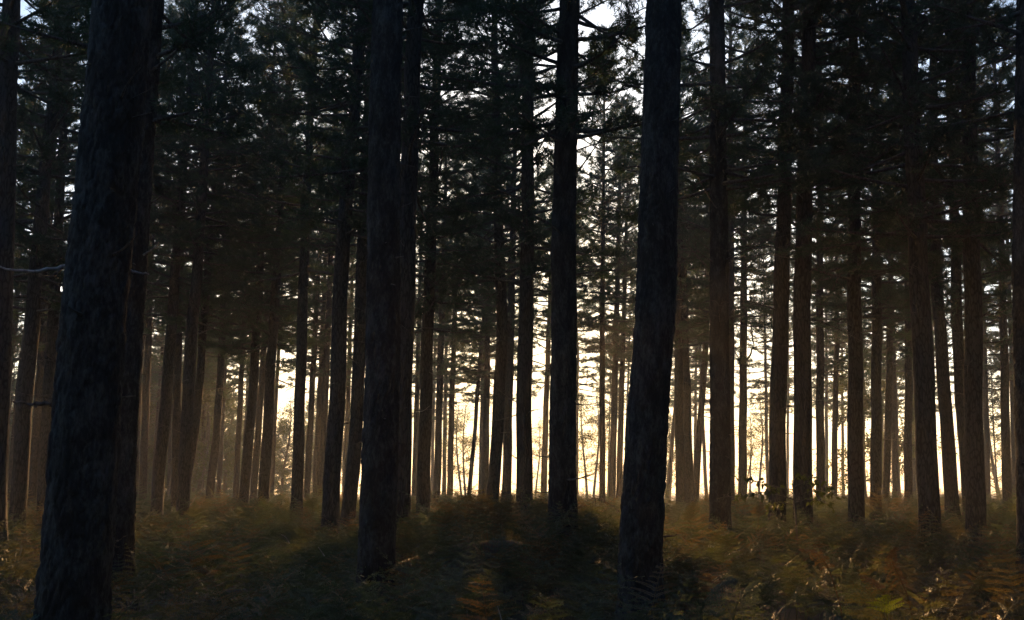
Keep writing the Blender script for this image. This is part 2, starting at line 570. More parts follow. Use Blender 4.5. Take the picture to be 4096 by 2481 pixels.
        if long_:
            for tw in range(int(r.integers(2, 6))):
                uu = r.uniform(0.3, 0.95)
                pp = np.array([np.interp(uu, s[:, 0], p[:, c]) for c in range(3)])
                sd = unit(dv + np.cross(dv, [0, 0, 1]) * r.choice([-1, 1]) * r.uniform(0.4, 1.2) + np.array([0, 0, r.normal(0, 0.35)]))
                tl = r.uniform(0.15, 0.6)
                db.tube(np.stack([pp, pp + sd * tl * 0.5, pp + sd * tl + np.array([0, 0, r.normal(0, 0.06)])]) - base, [0.006, 0.005, 0.003], 3)
    if db.n:
        o = obj('dead_branches', db.mesh('dead_branches', M_TWIG), root)
        o['kind'] = 'stuff'
    # branches the photograph shows one by one
    for st in (stubs or []):
        (path, r0, grey) = st
        dd = d + (st[0][0][2] if len(st[0][0]) > 2 else -0.1)
        pp = []
        for q in path:
            pp.append(at(q[0], q[1], d + (q[2] if len(q) > 2 else -0.15)))
        pp = np.array(pp)
        # resample smoothly
        s0 = np.linspace(0, 1, len(pp)); s1 = np.linspace(0, 1, 14)
        pr = np.stack([np.interp(s1, s0, pp[:, c]) for c in range(3)], 1)
        for _ in range(2):
            pr[1:-1] = (pr[:-2] + 2 * pr[1:-1] + pr[2:]) / 4
        pr = pr + r.normal(0, r0 * 0.25, pr.shape)
        bm_ = MB(); bm_.tube(pr - base, np.linspace(r0, r0 * 0.35, 14), 7)
        obj('branch', bm_.mesh('branch', M_TWIG_GREY if grey else M_TWIG), root)
    return root

# ------------------------------------------------------------------ the pines, measured left to right
# label, apparent width, axis points in the photograph; the diameter D sets each tree's distance
pine('dark pine cut off by the left edge of the picture', 88, [(-22, 2096), (40, 100)], D=0.42)
pine('slim reddish pine just right of the tree on the left edge', 26, [(18, 1900), (27, 1587), (60, 1300)], D=0.34)
pine('thin sapling pine against the bright sliver at far left', 8, [(30, 1900), (38, 1682), (57, 1472)], D=0.13, slim=True)
pine('straight pine midway between the left edge and the thick ridged trunk', 64, [(78, 1937), (103, 1555), (175, 748), (245, 60)], D=0.44)
pine('hazy brown pine hiding behind the straight pine at far left', 34, [(50, 1937), (68, 1650), (110, 1300)], D=0.40)
pine('slim brown pine left of the thick ridged trunk, second from it', 35, [(138, 1873), (155, 1600)], D=0.40)
pine('brown pine right against the left side of the thick ridged trunk', 48, [(178, 1937), (192, 1600), (215, 1240)], D=0.42)
pine('thickest ridged pine trunk at left with bluish light on its left side', 250, [(312, 2240), (320, 2128), (371, 1300), (488, 0)], D=0.45, near=True,
     stubs=[([(262, 1066, 0), (215, 1078, -.05), (120, 1086, -.1), (40, 1082, -.1), (0, 1066, -.1)], 0.017, True),
            ([(250, 1072, 0), (225, 1094, -.1), (195, 1112, -.15)], 0.010, False),
            ([(225, 1617, 0), (150, 1616, -.05), (48, 1611, -.1)], 0.018, False),
            ([(235, 1448, 0), (190, 1440, -.05), (130, 1425, -.1), (105, 1412, -.1)], 0.004, False),
            ([(230, 1448, 0), (200, 1430, -.05), (170, 1410, -.1)], 0.004, False),
            ([(225, 1597, 0), (150, 1585, -.05), (90, 1575, -.1), (62, 1563, -.1)], 0.004, False),
            ([(510, 1082, 0.1), (550, 1089, .05), (595, 1096, 0)], 0.012, True),
            ([(575, 1020, 0.1), (605, 1000, .05), (635, 978, 0)], 0.008, True)])
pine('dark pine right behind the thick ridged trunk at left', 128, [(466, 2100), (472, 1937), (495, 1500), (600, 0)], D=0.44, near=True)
pine('reddish strip of pine along the right side of the dark pine behind the thickest trunk', 30, [(540, 1900), (556, 1500), (578, 1240)], D=0.40)
pine('hazy pine nearest right of the dark pair at left', 31, [(574, 1900), (580, 1700), (594, 1357)], D=0.40)
pine('faint pine far back, left of the broad hazy brown pine', 19, [(618, 1900), (642, 1500)], D=0.36)
pine('broad hazy brown pine third right of the dark pair at left', 46, [(638, 1900), (671, 1500), (690, 1240)], D=0.42)
pine('thin pine tight between the broad hazy pine and a darker one', 15, [(677, 1870), (681, 1640)], D=0.28)
pine('straight dark pine just left of the pine with the kinked foot', 37, [(704, 1900), (711, 1414), (726, 830)], D=0.40)
pine('dark leaning pine with a kinked foot in left ferns', 36, [(730, 2040), (753, 1870), (779, 1755), (802, 1471), (820, 1240), (845, 900)], D=0.36)
pine('broad brown pine behind the pine with the kinked foot', 52, [(738, 1900), (745, 1755), (757, 1471), (794, 1000)], D=0.46)
pine('pale far pine right of the kinked foot pine, first of two', 15, [(780, 1900), (807, 1585)], D=0.33)
pine('pale far pine right of the kinked foot pine, second of two', 17, [(809, 1900), (820, 1556)], D=0.34)
pine('dark pine standing left of the green misty clearing', 31, [(848, 1900), (874, 1640), (887, 1414), (905, 830), (950, 0)], D=0.40)
pine('pale brown pine touching the right of the dark pine by the misty clearing', 20, [(878, 1900), (893, 1585)], D=0.36)
pine('slender dark pine between two patches of green mist', 24, [(947, 1900), (967, 1471), (990, 1080)], D=0.36)
pine('leaning dark pine right of the slender one in green mist', 41, [(975, 1990), (981, 1903), (1005, 1662), (1025, 1360), (1050, 900)], D=0.42)
pine('grey pine half hidden behind the leaning dark pine in the mist', 16, [(972, 1900), (985, 1662), (992, 1500)], D=0.34)
pine('brown hazy pine between two dark pines left of the mist gap', 28, [(1020, 1903), (1046, 1541)], D=0.40)
pine('dark pine at the left side of the bright gap left of centre', 43, [(1056, 1960), (1059, 1933), (1076, 1600), (1090, 1360), (1125, 800)], D=0.42)
pine('thin dark pine beside the bright gap left of centre', 17, [(1087, 1960), (1103, 1600), (1117, 1360)], D=0.28)
pine('dark straight pine on the right of the bright gap left of centre', 47, [(1190, 1960), (1198, 1600), (1207, 1360), (1223, 830), (1244, 415), (1265, 83)], D=0.42)
pine('golden brown pine just right of the straight pine by the gap', 27, [(1230, 1903), (1247, 1600), (1259, 1360)], D=0.38)
pine('palest pine in the group left of the scaly central trunk', 25, [(1265, 1903), (1278, 1600)], D=0.38)
pine('dim pine pressed against the left of the broad dark pine', 30, [(1289, 1903), (1300, 1600), (1312, 1300)], D=0.42)
pine('broad dark pine two left of the scaly central trunk', 67, [(1322, 2060), (1331, 1903), (1348, 1600), (1357, 1360), (1365, 1030), (1390, 750), (1448, 83)], D=0.43)
pine('pale far pine in the gap left of the scaly central trunk', 21, [(1382, 1903), (1392, 1600)], D=0.36)
pine('dark pine with flared foot left of the scaly central trunk', 56, [(1395, 2050), (1411, 1903), (1431, 1600), (1438, 1360), (1465, 600)], D=0.42,
     stubs=[([(1395, 1694, 0), (1372, 1693, -.05), (1352, 1692, -.1)], 0.008, True)])
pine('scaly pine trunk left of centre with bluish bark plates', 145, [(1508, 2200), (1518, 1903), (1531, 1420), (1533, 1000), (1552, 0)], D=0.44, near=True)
pine('dark pine close behind the right of the scaly central trunk', 88, [(1597, 2100), (1602, 1903), (1612, 1500), (1648, 300), (1668, 0)], D=0.43,
     stubs=[([(1640, 1640, 0), (1690, 1641, -.05), (1760, 1636, -.1), (1800, 1625, -.1), (1830, 1612, -.1)], 0.010, False),
            ([(1645, 1648, 0), (1690, 1647, -.3), (1722, 1622, -.5)], 0.007, True)])
pine('narrow brown pine squeezed left of the broad brown one near centre', 24, [(1660, 1903), (1671, 1481)], D=0.38)
pine('broad brown pine right of the dark pine by the scaly trunk', 54, [(1692, 2040), (1696, 1903), (1702, 1600), (1710, 1360), (1732, 748), (1755, 83)], D=0.43)
pine('thin hazy pine behind the gap right of the broad brown pine', 14, [(1729, 1903), (1735, 1600)], D=0.33)
pine('warm brown pine left of the two golden slim pines', 30, [(1748, 1960), (1750, 1903), (1758, 1600), (1765, 1360)], D=0.40)
pine('golden slim pine, left one of the pair before the glare', 18, [(1777, 1903), (1783, 1481)], D=0.36)
pine('golden slim pine, right one of the pair before the glare', 25, [(1800, 1950), (1807, 1600), (1815, 1390)], D=0.38)
pine('thin slanting dark pine left of the sun', 18, [(1873, 2010), (1899, 1733), (1915, 1491), (1931, 1310), (1945, 1100)], sun_gap=True, D=0.26)
pine('blue grey pine second left of the sun', 18, [(1922, 1950), (1930, 1552)], sun_gap=True, D=0.34)
pine('dark slim pine touching the left of the sun', 27, [(1940, 1950), (1942, 1853), (1948, 1552), (1951, 1310)], sun_gap=True, D=0.36)
pine('dark pine whose left edge the sun peeks past', 49, [(1970, 2030), (1974, 1974), (1988, 1733), (2004, 1480), (2010, 1310), (1990, 830), (1976, 0)], D=0.40)
pine('grey brown pine just right of the sunlit dark pine', 38, [(2027, 1950), (2033, 1610), (2042, 1310), (2054, 800)], crown_base=9.0, sun_gap=True, D=0.42,
     stubs=[([(2040, 1560, 0), (2010, 1552, -.1), (1990, 1560, -.2)], 0.005, True)])
pine('dark pine with a spreading foot right of the sun', 67, [(2099, 2028), (2095, 1853), (2095, 1610), (2103, 1310), (2110, 1000), (2112, 80)], D=0.43)
pine('pale golden pine alone in the brightest gap', 26, [(2175, 1950), (2185, 1610), (2193, 1400)], D=0.40)
pine('dark pine in the middle, right of the brightest gap', 108, [(2250, 2150), (2250, 1974), (2251, 1610), (2257, 1310), (2256, 1000), (2274, 0)], D=0.44, near=True,
     stubs=[([(2300, 1618, 0), (2340, 1620, -.05), (2385, 1614, -.1), (2415, 1603, -.1)], 0.011, False),
            ([(2195, 1829, 0), (2160, 1826, .05), (2124, 1815, .1)], 0.011, False),
            ([(2200, 1970, 0), (2140, 1971, .1), (2090, 1957, .2)], 0.010, False),
            ([(2300, 1836, 0), (2360, 1836, .1), (2395, 1812, .2)], 0.008, False)])
pine('slight crooked pale pine right of the middle dark pine', 13, [(2308, 1900), (2308, 1550), (2313, 1420), (2305, 1300)], D=0.24)
pine('slim dark pine alone between the middle pine and the leaning one', 24, [(2410, 1990), (2409, 1568), (2408, 1282), (2412, 1000), (2416, 500), (2420, 100)], D=0.26)
pine('thin golden sapling left of a close pair of golden pines', 7, [(2432, 1950), (2440, 1600)], D=0.13, slim=True)
pine('golden pine, left of the close pair beside the leaning trunk', 29, [(2450, 1900), (2460, 1505)], D=0.42)
pine('golden pine, right of the close pair beside the leaning trunk', 26, [(2477, 1950), (2488, 1505), (2494, 1314)], D=0.38)
pine('thin pine glimpsed at the left edge of the leaning trunk', 11, [(2500, 1900), (2512, 1537)], D=0.25)
pine('big pine right of centre leaning right, ridged bark', 165, [(2566, 2200), (2569, 2142), (2580, 1887), (2598, 1568), (2618, 1282), (2628, 1000), (2655, 0)], D=0.46, near=True,
     stubs=[([(2640, 2148, 0), (2685, 2145, -.05), (2716, 2138, -.1)], 0.014, False),
            ([(2525, 1585, 0), (2508, 1580, -.05), (2494, 1574, -.1)], 0.010, False)])
pine('slanting pale pine low at the right edge of the leaning trunk', 17, [(2668, 1990), (2690, 1760), (2705, 1580)], D=0.30)
pine('brown pine first right of the big leaning trunk', 37, [(2721, 1950), (2715, 1568), (2713, 1314)], D=0.42)
pine('brown pine second right of the big leaning trunk', 36, [(2757, 1950), (2755, 1887), (2747, 1568), (2740, 1314)], D=0.42)
pine('brown pine slanting right, crossing the second one right of the leaning trunk', 29, [(2781, 1982), (2800, 1696), (2816, 1505), (2826, 1300)], D=0.38)
pine('thin pine standing behind the slanting brown one', 14, [(2780, 1900), (2783, 1500)], D=0.30)
pine('thin pine leaning left against the tall reddish brown pine', 15, [(2824, 1950), (2820, 1887), (2809, 1632), (2803, 1450)], D=0.28)
pine('tall reddish brown pine rising from the orange lit ferns', 80, [(2880, 2100), (2879, 1887), (2878, 1400), (2877, 1000), (2865, 0)], D=0.43, near=True,
     stubs=[([(2840, 1370, 0), (2780, 1374, .05), (2715, 1366, .1)], 0.009, False)])
pine('dim pine close behind the right of the tall reddish brown pine', 42, [(2918, 1950), (2918, 1440), (2922, 831), (2921, 100)], D=0.43)
pine('grey brown pine with a curved side limb in the right bright gap', 34, [(2970, 1950), (2970, 1887), (2973, 1500), (2974, 1314)], D=0.42,
     stubs=[([(2980, 1445, 0), (3002, 1422, 0), (3015, 1380, 0), (3006, 1330, 0), (3000, 1290, 0)], 0.06, False)])
pine('thin pine at the left edge of the straight dark pine beyond the gap', 15, [(3072, 1950), (3066, 1760), (3062, 1440)], D=0.30)
pine('straight dark pine right of the right bright gap', 71, [(3107, 2014), (3112, 1600), (3130, 1000), (3143, 580), (3155, 0)], D=0.43)
pine('pale thin pine in the sliver right of the straight dark pine', 12, [(3150, 1900), (3152, 1600)], D=0.28)
pine('broad dark pine between two bright slivers at right', 74, [(3211, 1950), (3210, 1505), (3211, 1000), (3232, 330), (3240, 100)], D=0.44)
pine('slim dark pine right of the broad pine between the slivers', 34, [(3283, 1950), (3280, 1500), (3278, 1000), (3284, 600)], D=0.36)
pine('pale slim pine touching the slim dark one on its right', 15, [(3306, 1900), (3305, 1080)], D=0.33)
pine('narrow dark pine between two thin bright slits at right', 24, [(3336, 1950), (3342, 1568), (3349, 1314)], D=0.33)
pine('pale narrow pine between two bright slits at right', 13, [(3372, 1950), (3369, 1500)], D=0.30)
pine('dark pine right of the bright slits, tall and even', 64, [(3424, 2014), (3422, 1823), (3420, 1400), (3417, 1000), (3415, 200)], D=0.42)
pine('dark pine right of the yellow lit sliver', 44, [(3503, 1950), (3507, 1451), (3506, 830), (3500, 80)], D=0.40)
pine('slim dark pine leaning slightly right beside the yellow sliver pine', 29, [(3545, 1950), (3548, 1853), (3558, 1451), (3567, 830)], D=0.36)
pine('thin pine in the slit left of the slim leaning one at right', 9, [(3530, 1900), (3533, 1400)], D=0.22)
pine('pale brown pine in front of yellow foliage at right', 25, [(3581, 1950), (3575, 1585), (3570, 1300)], D=0.38)
pine('dark slim pine left of the bent stout pine at right', 33, [(3633, 1950), (3634, 1451), (3629, 1000)], D=0.38)
pine('brown pine squeezed against the left of the bent stout pine', 18, [(3657, 1900), (3650, 1500)], D=0.36)
pine('stout pine at right bending left as it rises', 84, [(3716, 2080), (3707, 1853), (3698, 1585), (3690, 1384), (3672, 1000), (3648, 500), (3633, 0)], D=0.44)
pine('thin hazy pine at the right side of the bent stout pine', 15, [(3740, 1850), (3733, 1440)], D=0.33)
pine('strongly curved dark pine, left of three crowded at right', 52, [(3806, 1980), (3795, 1853), (3779, 1585), (3760, 1317), (3745, 1080), (3737, 830), (3729, 580), (3736, 250), (3739, 0)], D=0.42)
pine('curved dark pine, middle of three crowded at right', 48, [(3872, 1990), (3862, 1850), (3841, 1518), (3828, 1317), (3822, 1000), (3808, 580), (3793, 250), (3789, 0)], D=0.40)
pine('straight dark pine, right of three crowded at right', 74, [(3903, 2088), (3897, 1853), (3897, 1500), (3885, 1000), (3877, 415), (3872, 0)], D=0.43)
pine('pale brown pine right of the three crowded pines', 24, [(3950, 1950), (3948, 1853), (3941, 1518), (3935, 1300)], D=0.38)
pine('very thin pine in the white gap near the right edge', 7, [(3988, 1950), (3986, 1920), (3968, 1585), (3962, 1400)], D=0.14, slim=True)
pine('brown pine left of the trunk on the right edge, farther one', 36, [(4028, 1950), (4025, 1853), (4017, 1451), (4010, 1100)], D=0.40)
pine('brown pine tucked beside the trunk on the right edge', 24, [(4058, 1900), (4050, 1500)], D=0.38)
pine('dark pine cut off by the right edge of the picture', 118, [(4138, 2150), (4130, 1920), (4112, 1080), (4116, 0)], D=0.44, near=True)

# ------------------------------------------------------------------ bracken
def frond_path(mb, p, u0, r, sparse=1.0, width=0.46, npair=11, lat=None, lift=0.0, tilt=0.30, rad=0.0065, hang=0.16, lsc=1.0):
    """one frond along a path: bare stalk up to u0, then a triangular blade of pinnae cut into leaflets"""
    k = len(p)
    s = np.linspace(0, 1, k)
    dv = np.gradient(p, axis=0); dv /= np.linalg.norm(dv, axis=1)[:, None]
    tot = np.linalg.norm(np.diff(p, axis=0), axis=1).sum()
    L = tot * (1 - u0)
    mb.tube(p, np.linspace(rad, 0.0015, k), 3)
    if lat is None:
        h = p[-1] - p[0]; lat = unit([-h[1], h[0], 0])
    Q = []
    for i in range(npair):
        t = i / (npair - 1)
        u = u0 + (1 - u0) * (t ** 0.92) * 0.985
        pp = np.array([np.interp(u, s, p[:, c]) for c in range(3)])
        dd = unit([np.interp(u, s, dv[:, c]) for c in range(3)])
        up = np.cross(dd, lat)
        if up[2] < 0: up = -up
        pl = width * (1 - t) ** 0.85 * (0.75 + 0.25 * min(1, t * 6)) * L * r.uniform(0.85, 1.12) + 0.012
        for sg in (-1, 1):
            if r.random() > sparse: continue
            pd = unit(lat * sg + dd * r.uniform(0.3, 0.55) + up * r.normal(lift, 0.22))
            nl = max(3, int(pl / 0.019))
            tt = (np.arange(nl) + 0.4) / nl
            curl = -hang * pl * tt ** 2
            c = pp[None] + pd[None] * (tt * pl)[:, None] + np.array([0, 0, 1.0])[None] * curl[:, None]
            ll = lsc * np.maximum(0.007, 0.075 * pl * (1 - tt) ** 0.8 + 0.010)
            fw = unit(dd - pd * np.dot(dd, pd))
            nrm = np.cross(pd, fw)
            lean = r.normal(0, tilt)
            for s2 in (-1, 1):
                tipd = fw * s2 * 0.92 + pd * 0.42
                jit = (s2 * lean + r.normal(0, 0.35, nl))[:, None] * nrm[None]
                tip = c + (tipd[None] + jit) * ll[:, None]
                hw = pd[None] * 0.0105
                mid = c + (tipd[None] + jit) * (ll * 0.45)[:, None]
                Q.append(np.stack([c - hw * 0.7, mid + hw * 1.0, tip, mid - hw * 0.8], 1).reshape(-1, 3))
    Q = np.concatenate(Q)
    mb.add(Q, np.arange(len(Q)).reshape(-1, 4))

def frond(mb, base, az, L, stipe, arch, r, droop=0.0, sparse=1.0, width=0.46, npair=11):
    k = 16
    s = np.linspace(0, 1, k)
    tot = stipe + L
    el = math.radians(82) - arch * s ** 1.3 - droop * s ** 3
    dv = np.stack([np.cos(el) * math.cos(az), np.cos(el) * math.sin(az), np.sin(el)], 1)
    p = np.concatenate([[base], dv[:-1] * tot / (k - 1)]).cumsum(0)
    frond_path(mb, p, stipe / tot, r, sparse, width, npair, lat=np.array([-math.sin(az), math.cos(az), 0]), tilt=0.45)

def fern_mesh(seed, n, mat, L=(0.62, 0.95), stipe=(0.30, 0.62), arch=(0.55, 1.45), sparse=0.97):
    r = np.random.default_rng(seed)
    mb = MB()
    a0 = r.uniform(0, 6.28)
    for i in range(n):
        az = a0 + i * 6.283 / n + r.normal(0, 0.5)
        b = np.array([r.normal(0, 0.10), r.normal(0, 0.10), -0.03])
        frond(mb, b, az, r.uniform(*L), r.uniform(*stipe), r.uniform(*arch), r, droop=r.uniform(0, 0.5), sparse=sparse)
    return mb.mesh('bracken', mat, smooth=False)

fern_col = bpy.data.collections.new('bracken_plants')
FERN_VARIANTS = []
for i in range(9):
    me = fern_mesh(900 + i, [3, 4, 3, 2, 4, 3, 3, 2, 3][i], M_FERN if i != 7 else M_FERN_DRY)
    o = bpy.data.objects.new('bracken_plant_%d' % i, me)
    fern_col.objects.link(o)
    FERN_VARIANTS.append(me)

def scatter(name, pts, rot, scl, var, coll, label, cat):
    me = bpy.data.meshes.new(name)
    me.vertices.add(len(pts)); me.vertices.foreach_set('co', np.asarray(pts, np.float32).reshape(-1))
    a = me.attributes.new('rot', 'FLOAT_VECTOR', 'POINT'); a.data.foreach_set('vector', np.asarray(rot, np.float32).reshape(-1))
    a = me.attributes.new('scl', 'FLOAT', 'POINT'); a.data.foreach_set('value', np.asarray(scl, np.float32))
    a = me.attributes.new('variant', 'INT', 'POINT'); a.data.foreach_set('value', np.asarray(var, np.int32))
    me.update()
    o = obj(name, me, kind='stuff', label=label, cat=cat)
    ng = bpy.data.node_groups.new(name, 'GeometryNodeTree')
    ng.interface.new_socket('Geometry', in_out='INPUT', socket_type='NodeSocketGeometry')
    ng.interface.new_socket('Geometry', in_out='OUTPUT', socket_type='NodeSocketGeometry')
    N = ng.nodes; Lk = ng.links
    gi, go = N.new('NodeGroupInput'), N.new('NodeGroupOutput')
    ci = N.new('GeometryNodeCollectionInfo')
    ci.inputs['Collection'].default_value = coll
    ci.inputs['Separate Children'].default_value = True
    ci.inputs['Reset Children'].default_value = True
    ip = N.new('GeometryNodeInstanceOnPoints')
    ip.inputs['Pick Instance'].default_value = True
    def attr(nm, ty):
        q = N.new('GeometryNodeInputNamedAttribute'); q.data_type = ty; q.inputs['Name'].default_value = nm
        return q.outputs['Attribute']
    Lk.new(gi.outputs[0], ip.inputs['Points'])
    Lk.new(ci.outputs[0], ip.inputs['Instance'])
    Lk.new(attr('variant', 'INT'), ip.inputs['Instance Index'])
    er = N.new('FunctionNodeEulerToRotation')
    Lk.new(attr('rot', 'FLOAT_VECTOR'), er.inputs[0])
    Lk.new(er.outputs[0], ip.inputs['Rotation'])
    Lk.new(attr('scl', 'FLOAT'), ip.inputs['Scale'])
    Lk.new(ip.outputs[0], go.inputs[0])
    md = o.modifiers.new('scatter', 'NODES'); md.node_group = ng
    return o

def bracken():
    r = np.random.default_rng(77)
    P = []
    # density falls off with distance; a margin on both sides of the view
    for (d0, d1, dens) in ((1.5, 7, 2.0), (7, 14, 3.7), (14, 24, 3.3), (24, 40, 2.4), (40, 75, 1.5)):
        w0, w1 = 0.56 * d0 + 3, 0.56 * d1 + 3
        n = int((w0 + w1) * (d1 - d0) * dens)
        y = r.uniform(d0, d1, n); x = r.uniform(-1, 1, n) * (0.56 * y + 3)
        P.append(np.stack([x, y], 1))
    for (x0, x1, y0, y1, n) in ((-2.8, 2.8, 12.2, 17.5, 150), (2.5, 7.5, 16, 22, 70)):   # thickets on the banks
        P.append(np.stack([r.uniform(x0, x1, n), r.uniform(y0, y1, n)], 1))
    P = np.concatenate(P)
    T = np.array(TREE_POS)
    keep = np.ones(len(P), bool)
    for tx, ty, tr in T:
        if ty < 45:
            keep &= np.hypot(P[:, 0] - tx, P[:, 1] - ty) > tr + 0.16
    # natural clearings and thickets
    thick = 0.5 + 0.5 * np.sin(P[:, 0] * 0.9 + 1.1 * np.sin(P[:, 1] * 0.6)) * np.cos(P[:, 1] * 0.75 + 0.8)
    keep &= r.random(len(P)) < 0.6 + 0.5 * thick
    keep &= P[:, 1] > 2.6
    P = P[keep]; thick = thick[keep]
    n = len(P)
    pts = np.stack([P[:, 0], P[:, 1], ground_z(P[:, 0], P[:, 1])], 1)
    rot = np.stack([r.normal(0, 0.10, n), r.normal(0, 0.10, n), r.uniform(0, 6.283, n)], 1)
    scl = np.clip(r.normal(0.80, 0.14, n) + 0.16 * (thick - 0.5), 0.45, 1.2)
    scl = np.where(P[:, 1] > 26, scl * (0.85 + 0.75 * thick * r.random(n)), scl)      # uneven thickets towards the edge of the wood
    var = r.integers(0, 9, n)
    scatter('bracken', pts, rot, scl, var, fern_col, 'dense bracken covering the whole forest floor', 'bracken')
    print('bracken plants', n)
bracken()


# ------------------------------------------------------------------ the wood goes on to the sides and behind the camera
def surrounding_wood():
    r = np.random.default_rng(5)
    pts = []
    for gx in np.arange(-95, 96, 5.4):
        for gy in np.arange(-95, 66, 5.4):
            x = gx + r.uniform(-1.7, 1.7); y = gy + r.uniform(-1.7, 1.7)
            if abs(x) < 0.55 * max(y, 0) + 2.2 and y > -3:      # the view itself
                continue
            if math.hypot(x, y) < 9.0: continue
            az = math.degrees(math.atan2(x, y))
            if -106 < az < -50 and math.hypot(x, y) > 3:        # an open ride to the left
                continue
            if y > 64: continue
            pts.append((x, y))
    P = np.array(pts); n = len(P)
    gz = ground_z(P[:, 0], P[:, 1])
    tc = bpy.data.collections.new('wood_trunks'); cc = bpy.data.collections.new('wood_crowns')
    for i in range(3):
        mb = MB(); z = np.linspace(-0.5, 24, 14); t = np.clip(z / 24, 0, 1)
        mb.tube(np.stack([0.05 * np.sin(z * 0.5 + i), 0.05 * np.cos(z * 0.4 + i), z], 1), 0.215 * (1.03 - 0.38 * t - 0.5 * t ** 3) + 0.06 * np.exp(-np.clip(z, 0, 9) / 0.3), 10)
        tc.objects.link(bpy.data.objects.new('wood_trunk_%d' % i, mb.mesh('wood_trunk', M_BARK)))
    for i in range(6):
        cc.objects.link(bpy.data.objects.new('wood_crown_%d' % i, CROWNS[i][1]))
    rot = np.zeros((n, 3)); rot[:, 2] = r.uniform(0, 6.28, n)
    scl = r.uniform(0.92, 1.08, n)
    scatter('surrounding_pine_trunks', np.stack([P[:, 0], P[:, 1], gz], 1), rot, scl, r.integers(0, 3, n), tc, 'trunks of the pine wood beyond the picture edges', 'wood')
    scatter('surrounding_pine_crowns', np.stack([P[:, 0], P[:, 1], gz + 9.0], 1), rot, scl * np.where(np.hypot(P[:, 0], P[:, 1]) < 25, 0.75, 1.02), r.integers(0, 6, n), cc, 'crowns of the pine wood reaching past the picture edges', 'wood')
    print('surrounding pines', n)
surrounding_wood()

# ------------------------------------------------------------------ trees beyond the edge of the wood
def broadleaf_meshes(seed, H, R, leaf_n, leaf_s, mat, trunk_r, low=0.12):
    r = np.random.default_rng(seed)
    wood, leaf = MB(), MB()
    z = np.linspace(-0.3, H * 0.93, 12)
    ax = np.stack([0.25 * np.sin(z * 0.5 + seed), 0.2 * np.sin(z * 0.37 + seed * 2), z], 1)
    wood.tube(ax, trunk_r * (1 - 0.9 * np.clip(z / H, 0, 1)) + 0.01, 8)
    tips = []
    nb = int(H * 3.2)
    for b in range(nb):
        t = low + (1 - low) * (b + r.random()) / nb
        zz = t * H * 0.92
        p0 = np.array([np.interp(zz, z, ax[:, 0]), np.interp(zz, z, ax[:, 1]), zz])
        prof = R * (0.6 + 0.9 * t if t < 0.45 else 1.0 - 0.85 * ((t - 0.45) / 0.55) ** 1.5)
        L = prof * r.uniform(0.6, 1.15); az = r.uniform(0, 6.28); el = math.radians(r.uniform(15, 60))
        s = np.linspace(0, 1, 6)[:, None]
        dv = np.array([math.cos(az) * math.cos(el), math.sin(az) * math.cos(el), math.sin(el)])
        p = p0 + dv * s * L + np.array([0, 0, -0.45]) * s ** 2.2 * L * r.uniform(0.3, 1.2)
        wood.tube(p, np.linspace(trunk_r * 0.3 * (1 - 0.6 * t), 0.008, 6), 4)
        for q in range(int(3 + L * 2.2)):
            u = r.uniform(0.3, 1)
            pp = np.array([np.interp(u, s[:, 0], p[:, c]) for c in range(3)])
            sd = unit(dv + r.normal(0, 0.8, 3)); sl = r.uniform(0.3, 0.9)
            e = pp + sd * sl + np.array([0, 0, -0.15 * sl])
            wood.tube(np.stack([pp, (pp + e) / 2, e]), [0.012, 0.009, 0.005], 3)
            for w in range(3): tips.append(pp + (e - pp) * r.uniform(0.3, 1.1))
    tips = np.array(tips)
    C = tips[r.integers(0, len(tips), leaf_n)] + r.normal(0, 0.20, (leaf_n, 3))
    a = r.normal(size=(leaf_n, 3)); a /= np.linalg.norm(a, axis=1)[:, None]
    b = np.cross(a, r.normal(size=(leaf_n, 3))); b /= np.linalg.norm(b, axis=1)[:, None]
    sz = leaf_s * r.uniform(0.6, 1.3, leaf_n)[:, None]
    V = np.stack([C - a * sz, C + b * sz * 0.5, C + a * sz, C - b * sz * 0.5], 1)
    leaf.add(V.reshape(-1, 3), np.arange(leaf_n * 4).reshape(-1, 4))
    return wood.mesh('limbs', M_BIRCH if mat == M_BLEAF else M_TWIG), leaf.mesh('leaves', mat, smooth=False)

BROAD = [broadleaf_meshes(31, 10, 2.6, 9000, 0.075, M_LEAF, 0.16), broadleaf_meshes(32, 11, 3.2, 10000, 0.075, M_LEAF, 0.18),
         broadleaf_meshes(33, 9, 2.2, 3500, 0.06, M_BLEAF, 0.11, 0.3), broadleaf_meshes(34, 12, 3.0, 9000, 0.08, M_LEAF, 0.18)]

def far_tree(label, px, d, h, v, group='hazy trees beyond the wood', name='broadleaf_tree'):
    r = np.random.default_rng(int(px * 7 + d))
    x = (px - CX) / FPX * d * 0.984
    H0 = [10, 11, 9, 12][v]
    root = bpy.data.objects.new(name, None); COL.objects.link(root)
    root.location = (x, d, float(ground_z(x, d)))
    root['label'] = label; root['category'] = 'tree'; root['group'] = group
    wd, lf = BROAD[v]
    s = h / H0
    rz = r.uniform(0, 6.28)
    for nm, me in (('trunk', wd), ('crown', lf)):
        o = obj(nm, me, root); o.scale = (s, s, s); o.rotation_euler = (0, 0, rz)

